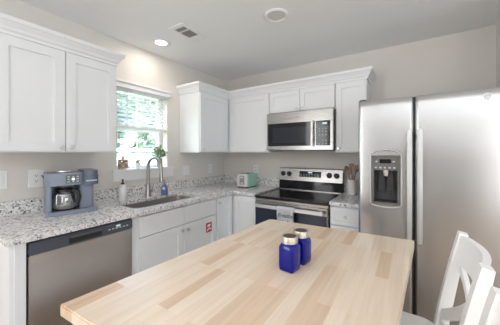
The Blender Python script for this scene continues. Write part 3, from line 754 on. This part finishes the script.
# ------------------------------------------------------------------ chairs
def chair(label, cx, cy, rz):
    # local: chair faces -x, back at +x; seat width along y
    c = thing('counter_chair', label, 'chair', (cx, cy, 0), rz, group='white cross-back chairs at the island')
    hw = .171
    seat = B(); poly = rrect(-.22, .19, -.20, .20, .07, 8)
    seat.prism(poly, .625, .655)
    ed = [e_ for e_ in seat.bm.edges if len(e_.link_faces) == 2 and e_.calc_face_angle(0) > R(60)]
    bmesh.ops.bevel(seat.bm, geom=ed, offset=.010, segments=3, affect='EDGES')
    new_obj('seat', seat, M_chair, c, local=True)
    def bx(z): return .185 if z < .62 else .185 + .075 * ((z - .62) / .43) ** 1.15
    for s_ in (-1, 1):
        b = B(); zs = [0, .3, .62, .72, .82, .92, 1.0, 1.05]
        b.sweep([(bx(z) + (.03 * (1 - z / .62) if z < .62 else 0), s_ * hw, z) for z in zs], .039, [.034, .038, .042, .042, .040, .036, .032, .028], (0, 1, 0))
        bmesh.ops.bevel(b.bm, geom=[e_ for e_ in b.bm.edges if e_.calc_face_angle(0) > R(50)], offset=.004, segments=2, affect='EDGES')
        new_obj('back_post', b, M_chair, c, local=True)
        b = B(); b.sweep([(-.185, s_ * .155, 0), (-.175, s_ * .155, .62)], [.030, .042], [.030, .042], (0, 1, 0))
        new_obj('front_leg', b, M_chair, c, local=True)
    # curved top rail, lower rail and crossing slats between the posts
    def rail(z0, z1, bow, t):
        b = B(); bm = b.bm; rows = []
        for k in range(13):
            u = -1 + 2 * k / 12; y = u * (hw - .018); o = bow * (1 - u * u)
            rows.append([bm.verts.new((bx(z) + o + d, y, z)) for z, d in ((z0, -t / 2), (z0, t / 2), (z1, t / 2), (z1, -t / 2))])
        for a, d in zip(rows, rows[1:]):
            for k in range(4): bm.faces.new([a[k], a[(k + 1) % 4], d[(k + 1) % 4], d[k]])
        bm.faces.new(rows[0]); bm.faces.new(rows[-1]); return b
    new_obj('top_rail', rail(.940, 1.043, .028, .020), M_chair, c, local=True)
    new_obj('lower_rail', rail(.665, .695, .02, .020), M_chair, c, local=True)
    for s_ in (-1, 1):
        b = B(); P = []
        for k in range(11):
            u = -1 + 2 * k / 10; z = .825 + .115 * u * s_
            P.append((bx(z) + .030 * (1 - u * u) + (.006 if s_ > 0 else -.006), u * (hw - .02), z))
        b.sweep(P, .014, .040, (1, 0, 0))
        new_obj('cross_slat', b, M_chair, c, local=True)
    for s_ in (-1, 1):
        b = B(); b.sweep([(-.18, s_ * .158, .20), (.20, s_ * .170, .20)], .022, .03, (0, 1, 0)); new_obj('stretcher', b, M_chair, c, local=True)
    b = B(); b.sweep([(-.181, -.155, .26), (-.181, .155, .26)], .022, .03, (1, 0, 0)); new_obj('footrest', b, M_chair, c, local=True)
    return c
chair('white wooden counter chair with crossed back slats, standing between island and refrigerator', 2.220, -1.730, R(0))
chair('white wooden chair cut off at the picture edge, in front of the other chair', 2.215, -2.222, R(0))

# ------------------------------------------------------------------ coffee maker
cm = thing('coffee_maker', 'blue-grey dual coffee maker with glass carafe on the left counter', 'coffee maker', (0.200, -2.045, CT + .001), R(79)); cm.scale = (1.1, 1.0, 0.965)
# local frame: x to the machine's left-to-right as seen from the front, -y is the front
def lb(): return B()
b = lb(); b.prism(rrect(-.135, .135, -.125, .115, .03), 0, .028); new_obj('base_tray', b, M_coffee, cm, local=True, angle=30)
b = lb(); b.prism(rrect(-.130, .045, .02, .112, .02), .0285, .255); new_obj('rear_tank', b, M_coffeeD, cm, local=True, angle=30)
b = lb(); b.prism(rrect(-.135, -.110, -.09, .06, .01), .0285, .26); new_obj('side_panel', b, M_coffee, cm, local=True, angle=30)
b = lb(); b.prism(rrect(.035, .118, -.075, .110, .02), .0285, .21); new_obj('column', b, M_coffee, cm, local=True, angle=30)
b = lb(); b.prism(rrect(-.135, .055, -.110, .112, .035), .210, .300); hd = new_obj('brew_head', b, M_coffee, cm, local=True, angle=30)
b = lb(); b.prism(rrect(.045, .140, -.125, .112, .040), .205, .275); b.prism(rrect(.048, .137, -.122, .110, .038), .2755, .315); new_obj('pod_head', b, M_coffeeD, cm, local=True, angle=30)
b = lb(); b.box(.06, .125, -.1275, -.1245, .232, .240, .001); new_obj('pod_trim', b, M_button, cm, local=True)
cp = new_obj('control_panel', lb().box(-.045, .030, -.1135, -.1095, .225, .285, .002), M_mgrey, hd, local=True)
b = lb()
for i in range(3):
    for j in range(3):
        if (i, j) == (1, 1): continue
        b.box(-.036 + i * .024, -.024 + i * .024, -.1145, -.113, .232 + j * .018, .240 + j * .018)
new_obj('button', b, M_button, cp, local=True)
new_obj('dial', lb().lathe([(.009, 0), (.009, .006), (0, .006)], (-.007, -.113, .254), '-y', 18), M_chrome, cp, local=True)
b = lb(); b.lathe([(.040, .300), (.042, .304), (.040, .312), (0, .314)], (-.04, .0, 0), n=24); new_obj('lid', b, M_chrome, hd, local=True)
cr = new_obj('carafe', lb().lathe([(.058, .034), (.066, .040), (.069, .060), (.069, .128), (.064, .146), (.050, .156), (.047, .166), (.048, .172)], (-.038, -.050, 0), n=30), M_carafe, cm, local=True)
new_obj('coffee_band', lb().lathe([(.0445, .152), (.0485, .152), (.0495, .170), (.046, .172)], (-.038, -.050, 0), n=30), M_black, cr, local=True)
new_obj('carafe_lid', lb().lathe([(.046, .172), (.047, .178), (.03, .188), (0, .190)], (-.038, -.050, 0), n=30), M_black, cr, local=True)
new_obj('carafe_base', lb().lathe([(.058, .0285), (.060, .036), (.057, .040), (0, .040)], (-.038, -.050, 0), n=30), M_black, cr, local=True)
b = lb(); b.sweep([(-.005, -.085, .168), (.018, -.112, .162), (.024, -.118, .12), (.016, -.108, .075)], .016, .020, (1, 1, 0)); new_obj('carafe_handle', b, M_black, cr, local=True)
b = lb(); b.prism(rrect(-.10, .02, -.105, .01, .03), .0285, .0335); new_obj('warming_plate', b, M_black, cm, local=True)
b = lb(); b.lathe([(.04, .200), (.03, .190), (.012, .188), (0, .188)], (-.038, -.05, .0), n=24); b.lathe([(.04, .2095), (.04, .200), (0.0, .200)], (-.038, -.05, 0), n=24); new_obj('filter_basket', b, M_dgrey, cm, local=True)
# its power cord to the wall outlet
co = new_obj('power_cord', B().tube([(0.05, -2.135, .965), (0.035, -2.146, 1.02), (0.028, -2.148, 1.10), (0.02, -2.150, 1.17), (0.012, -2.158, 1.195), (0.009, -2.166, 1.199)], .0035, 8), M_black, None)
tag(co, 'thin dark power cord rising from the coffee maker to the wall outlet', 'cord')

# ------------------------------------------------------------------ soap bottles
sp = thing('soap_dispenser', 'white soap bottle with black pump left of the sink', 'soap dispenser', (0.150, -1.628, CT + .0005))
new_obj('bottle', B().lathe([(.031, 0), (.034, .004), (.034, .115), (.028, .132), (.014, .140), (.013, .148), (0, .148)], n=28), M_soap, sp, local=True)
pb = B(); pb.lathe([(.015, .1485), (.015, .160), (.006, .162), (.006, .182), (.010, .183), (.010, .192), (0, .193)], n=16); pb.tube([(0, 0, .187), (.022, -.014, .187), (.034, -.021, .181)], .005, 8)
new_obj('pump', pb, M_black, sp, local=True)
bs = thing('dish_soap_bottle', 'blue soap bottle with copper pump under the faucet spout', 'soap bottle', (0.212, -1.232, CT + .0005))
new_obj('bottle', B().lathe([(.031, 0), (.034, .004), (.034, .072), (.026, .098), (.012, .108), (.011, .114), (0, .114)], n=24), M_blue, bs, local=True)
pb = B(); pb.lathe([(.012, .1145), (.012, .126), (.005, .128), (.005, .145), (.009, .146), (.009, .154), (0, .155)], n=16); pb.tube([(0, 0, .150), (.018, -.010, .150), (.028, -.015, .145)], .004, 8)
new_obj('pump', pb, M_pink, bs, local=True)
b = B(); b.lathe([(.0, 0), (.009, .001), (.013, .006), (.009, .011), (0, .012)], (.0, -.0350, .072), '-y', 16, M=Matrix.Rotation(R(45), 4, 'Z')); new_obj('hanging_tag', b, M_white, bs, local=True)

# ------------------------------------------------------------------ window sill items
ZS = z0 + .0225
jr = thing('storage_jar', 'glass jar of brown pieces with wooden knobbed lid on the window sill', 'jar', (-0.015, -1.535, ZS))
new_obj('jar_glass', B().lathe([(.040, 0), (.047, .006), (.050, .04), (.048, .070), (.042, .080)], n=26), M_jarglass, jr, local=True)
b = B()
for k in range(110):
    a, r_, h = random.uniform(0, 6.28), .040 * math.sqrt(random.random()), random.uniform(.010, .074)
    b.lathe([(0, -.009), (.008, -.005), (.0095, 0), (.008, .005), (0, .009)], (r_ * math.cos(a), r_ * math.sin(a), h), 'z', 8)
new_obj('contents', b, M_amber, jr, local=True).__setitem__('kind', 'stuff')
new_obj('lid', B().lathe([(.045, .0805), (.049, .084), (.048, .092), (.030, .098), (0, .099)], n=26), M_tan, jr, local=True)
new_obj('lid_knob', B().lathe([(.012, .0985), (.015, .106), (.013, .118), (.006, .132), (0, .140)], n=20), M_ivory, jr, local=True)
sp2 = thing('small_pot', 'tiny white pot holding a small grey sprout on the window sill', 'pot', (-0.03, -1.372, ZS))
new_obj('pot', B().lathe([(.020, 0), (.024, .003), (.029, .050), (.029, .056), (.025, .056), (.023, .048), (0, .046)], n=22), M_plastic, sp2, local=True)
b = B()
for k in range(9):
    a = k * 2.4; tip = Vector((.020 * math.cos(a), .020 * math.sin(a), .085 + .005 * (k % 4))); base = Vector((.005 * math.cos(a), .005 * math.sin(a), .046))
    b.tube([base, (base + tip) / 2 + Vector((.004 * math.cos(a), .004 * math.sin(a), 0)), tip], [.004, .007, .001], 6)
new_obj('sprout', b, mat('grey_succulent', (0.26, 0.28, 0.22), .6), sp2, local=True)
pl = thing('potted_herb', 'bushy green herb in a slim grey pot on the window sill right of the faucet', 'plant', (0.0, -1.135, ZS)); pl.scale = (1.15, 1.15, 1.15)
new_obj('pot', B().lathe([(.017, 0), (.019, .003), (.026, .075), (.026, .082), (.022, .082), (.021, .076), (0, .074)], n=22), M_pot, pl, local=True)
b = B()
for k in range(260):
    a = random.uniform(0, 6.283); el = random.uniform(.15, 1.45); d = Vector((math.cos(a) * math.cos(el), math.sin(a) * math.cos(el), math.sin(el)))
    L0 = random.uniform(.04, .125); p = Vector((0, 0, .090)) + Vector((d.x * .62, d.y * .62, d.z * .95)) * L0
    t_ = Vector((d.x + random.gauss(0, .4), d.y + random.gauss(0, .4), d.z * .6 + random.gauss(0, .3))).normalized(); e_ = t_.orthogonal().normalized()
    q = random.uniform(.010, .019)
    b.quad([p - t_ * q, p + e_ * q * .45, p + t_ * q, p - e_ * q * .45])
for k in range(14):
    a = k * 2.399; b.tube([(0, 0, .074), (.02 * math.cos(a), .02 * math.sin(a), .12), (.045 * math.cos(a), .045 * math.sin(a), .155)], .0013, 5)
new_obj('foliage', b, M_leaf, pl, local=True, smooth=False)

# ------------------------------------------------------------------ toaster
tr = thing('toaster', 'mint green two-slice toaster in the back corner of the counter', 'toaster', (0.590, -0.270, CT + .0005), R(2))
b = B(); b.prism(rrect(-.080, .080, -.115, .125, .022), .012, .170)
ed = [e_ for e_ in b.bm.edges if len(e_.link_faces) == 2 and e_.calc_face_angle(0) > R(60) and e_.verts[0].co.z > .1]
bmesh.ops.bevel(b.bm, geom=ed, offset=.014, segments=3, affect='EDGES')
new_obj('housing', b, M_mint, tr, local=True, angle=30)
new_obj('end_panel', B().box(-.074, .074, -.124, -.1155, .014, .165, .006, 3), M_ivory, tr, local=True)
new_obj('lever_slot', B().box(-.036, .036, -.1260, -.1238, .040, .148, .004), M_grey, tr, local=True)
new_obj('lever', B().box(-.022, .022, -.142, -.1262, .120, .136, .004), M_ivory, tr, local=True)
new_obj('browning_knob', B().lathe([(.011, 0), (.011, .010), (0, .011)], (0, -.1262, .058), '-y', 16), M_ivory, tr, local=True)
b = B()
for s_ in (-1, 1): b.box(s_ * .032 - .012, s_ * .032 + .012, -.085, .095, .1695, .1712)
new_obj('slot', b, M_slot, tr, local=True)
for sx in (-1, 1):
    for sy in (-.095, .10): new_obj('foot', B().lathe([(.012, 0), (.014, .0125), (0, .0125)], (sx * .055, sy, 0), n=12), M_black, tr, local=True)

# ------------------------------------------------------------------ utensil crock and utensils
UX, UY = 1.822, -0.175
ur = new_obj('utensil_crock', B().lathe([(.041, 0), (.046, .005), (.047, .150), (.048, .157), (.044, .157), (.043, .148), (.041, .02), (0, .018)], (UX, UY, CT + .0005), n=30), M_ivory, None)
tag(ur, 'pale utensil crock on the small counter between range and refrigerator', 'crock')
def utensil(name, label, dx, dy, tx, ty, L, m, kind):
    p0 = Vector((UX + dx, UY + dy, CT + .021)); p1 = Vector((UX + tx, UY + ty, CT + .021 + L)); d = p1 - p0
    b = B(); t = thing(name, label, 'utensil', p0, group='wooden utensils in the crock')
    b.tube([p0, p0 + d * .5, p0 + d * .78], [.006, .0055, .005], 8); new_obj('handle', b, m, t)
    b = B()
    if kind == 'spoon':
        b.sweep([p0 + d * k for k in (.74, .79, .85, .92, .97, 1.0)], [.010, .030, .046, .048, .034, .010], [.008, .007, .007, .007, .007, .006], (1, .3, 0))
    elif kind == 'spatula':
        b.sweep([p0 + d * k for k in (.74, .80, 1.0)], [.012, .044, .050], [.008, .005, .004], (1, .3, 0))
    else:
        b.sweep([p0 + d * k for k in (.74, .80, .86)], [.012, .042, .044], [.008, .006, .006], (1, .3, 0))
        for q_ in (-.017, 0, .017): b.sweep([p0 + d * k + Vector((q_, q_ * .3, 0)) for k in (.85, 1.0)], .009, .005, (1, .3, 0))
    new_obj('head', b, m, t)
utensil('wooden_spoon', 'dark wooden spoon leaning left in the utensil crock', .02, .0, -.062, -.01, .275, M_woodd, 'spoon')
utensil('wooden_spatula', 'light wooden spatula standing in the middle of the utensil crock', .0, .02, -.014, .02, .30, M_wood, 'spatula')
utensil('wooden_spoon', 'light wooden spoon in the utensil crock beside the spatula', -.01, -.02, .026, -.036, .28, M_wood, 'spoon')
utensil('wooden_fork', 'dark slotted wooden server leaning right in the utensil crock', -.02, .01, .050, .012, .285, M_woodd, 'fork')
utensil('wooden_spoon', 'short wooden spoon at the front of the utensil crock', .0, -.02, -.034, -.036, .24, M_wood, 'spoon')

# ------------------------------------------------------------------ outlets and switches
def outlet(label, face, u, z, w=.075, h=.118, kind='outlet', gang=1):
    f_ = fmap(face, 0.0 if face == 'X' else 0.0); base = f_(u, z, .0005)
    t = thing('wall_outlet' if kind == 'outlet' else 'light_switch', label, 'outlet' if kind == 'outlet' else 'switch', base, group='white wall plates')
    b = B(); fbox(b, face, 0, u - w / 2, u + w / 2, z - h / 2, z + h / 2, .0005, .006, .002); new_obj('cover_plate', b, M_plastic, t)
    for g in range(gang):
        uu = u + (g - (gang - 1) / 2) * .046
        if kind == 'outlet':
            for s_ in (-1, 1):
                b = B(); fbox(b, face, 0, uu - .016, uu + .016, z + s_ * .020 - .013, z + s_ * .020 + .013, .0055, .0075, .003)
                rcp = new_obj('receptacle', b, M_plastic, t)
                b = B()
                for q_ in (-.006, .006): fbox(b, face, 0, uu + q_ - .0015, uu + q_ + .0015, z + s_ * .020 - .002, z + s_ * .020 + .007, .0074, .0079)
                fbox(b, face, 0, uu - .0025, uu + .0025, z + s_ * .020 - .010, z + s_ * .020 - .005, .0074, .0079)
                new_obj('slots', b, M_slot, rcp)
        else:
            b = B(); fbox(b, face, 0, uu - .016, uu + .016, z - .033, z + .033, .0055, .009, .003); new_obj('rocker', b, M_plastic, t)
    return t
outlet('white switch plate at the far left above the counter, cut by the frame edge', 'X', -2.405, 1.185, .118, .125, 'switch', 2)
outlet('white outlet plate beside the coffee maker', 'X', -2.193, 1.180, .088, .128)
outlet('white double switch plate on the wall right of the sink', 'X', -0.757, 1.150, .118, .118, 'switch', 2)
outlet('white outlet plate near the corner under the corner cabinet', 'X', -0.317, 1.150)
outlet('white outlet plate on the back wall above the toaster', 'Y', 0.553, 1.145)

# ------------------------------------------------------------------ ceiling fittings
dl = thing('recessed_light', 'round lit recessed ceiling light above the sink', 'ceiling light', (0.285, -1.325, CZ - .0005))
new_obj('trim_ring', B().lathe([(.088, 0), (.088, .005), (.074, .009), (.054, .003), (.054, 0)], (0, 0, 0), '-z', 36), M_trim, dl, local=True)
new_obj('lens', B().lathe([(.0535, .001), (.0535, .003), (0, .003)], (0, 0, 0), '-z', 36), M_lens, dl, local=True)
pl_ = bpy.data.lights.new('recessed_lamp', 'AREA'); pl_.shape = 'DISK'; pl_.size = .105; pl_.energy = 1.6; pl_.color = (1, .92, .82)
lo = bpy.data.objects.new('recessed_lamp', pl_); COL.objects.link(lo); lo.location = (0, 0, -.011); lo.parent = dl
vt = thing('ceiling_vent', 'square white ceiling air vent with dark louvers', 'vent', (0.655, -1.31, CZ - .0005), R(90))
b = B(); b.prism(rrect(-.155, .155, -.085, .085, .006), -.008, 0, hole=rrect(-.115, .060, -.058, .058, .004)); new_obj('grille_frame', b, M_trim, vt, local=True)
b = B(); b.box(-.116, .061, -.059, .059, -.0015, -.0002); new_obj('cavity', b, M_vent, vt, local=True)
b = B()
for k in range(13): b.sweep([(-.112 + .0135 * k, -.058, -.0045), (-.112 + .0135 * k, .058, -.0045)], .002, .005, (1, 0, .6))
new_obj('louvers', b, M_grey, vt, local=True)
new_obj('divider', B().box(-.060, -.050, -.058, .058, -.0082, -.001), M_trim, vt, local=True)
sd = thing('ceiling_disc_light', 'unlit round white ceiling disc nearer the middle of the ceiling', 'ceiling light', (1.44, -1.14, CZ - .0005))
new_obj('trim_ring', B().lathe([(.092, 0), (.092, .006), (.080, .014), (.070, .010), (.070, 0)], (0, 0, 0), '-z', 36), M_trim, sd, local=True)
new_obj('lens', B().lathe([(.0695, .001), (.0695, .008), (0.0, .010)], (0, 0, 0), '-z', 36), M_disc, sd, local=True)
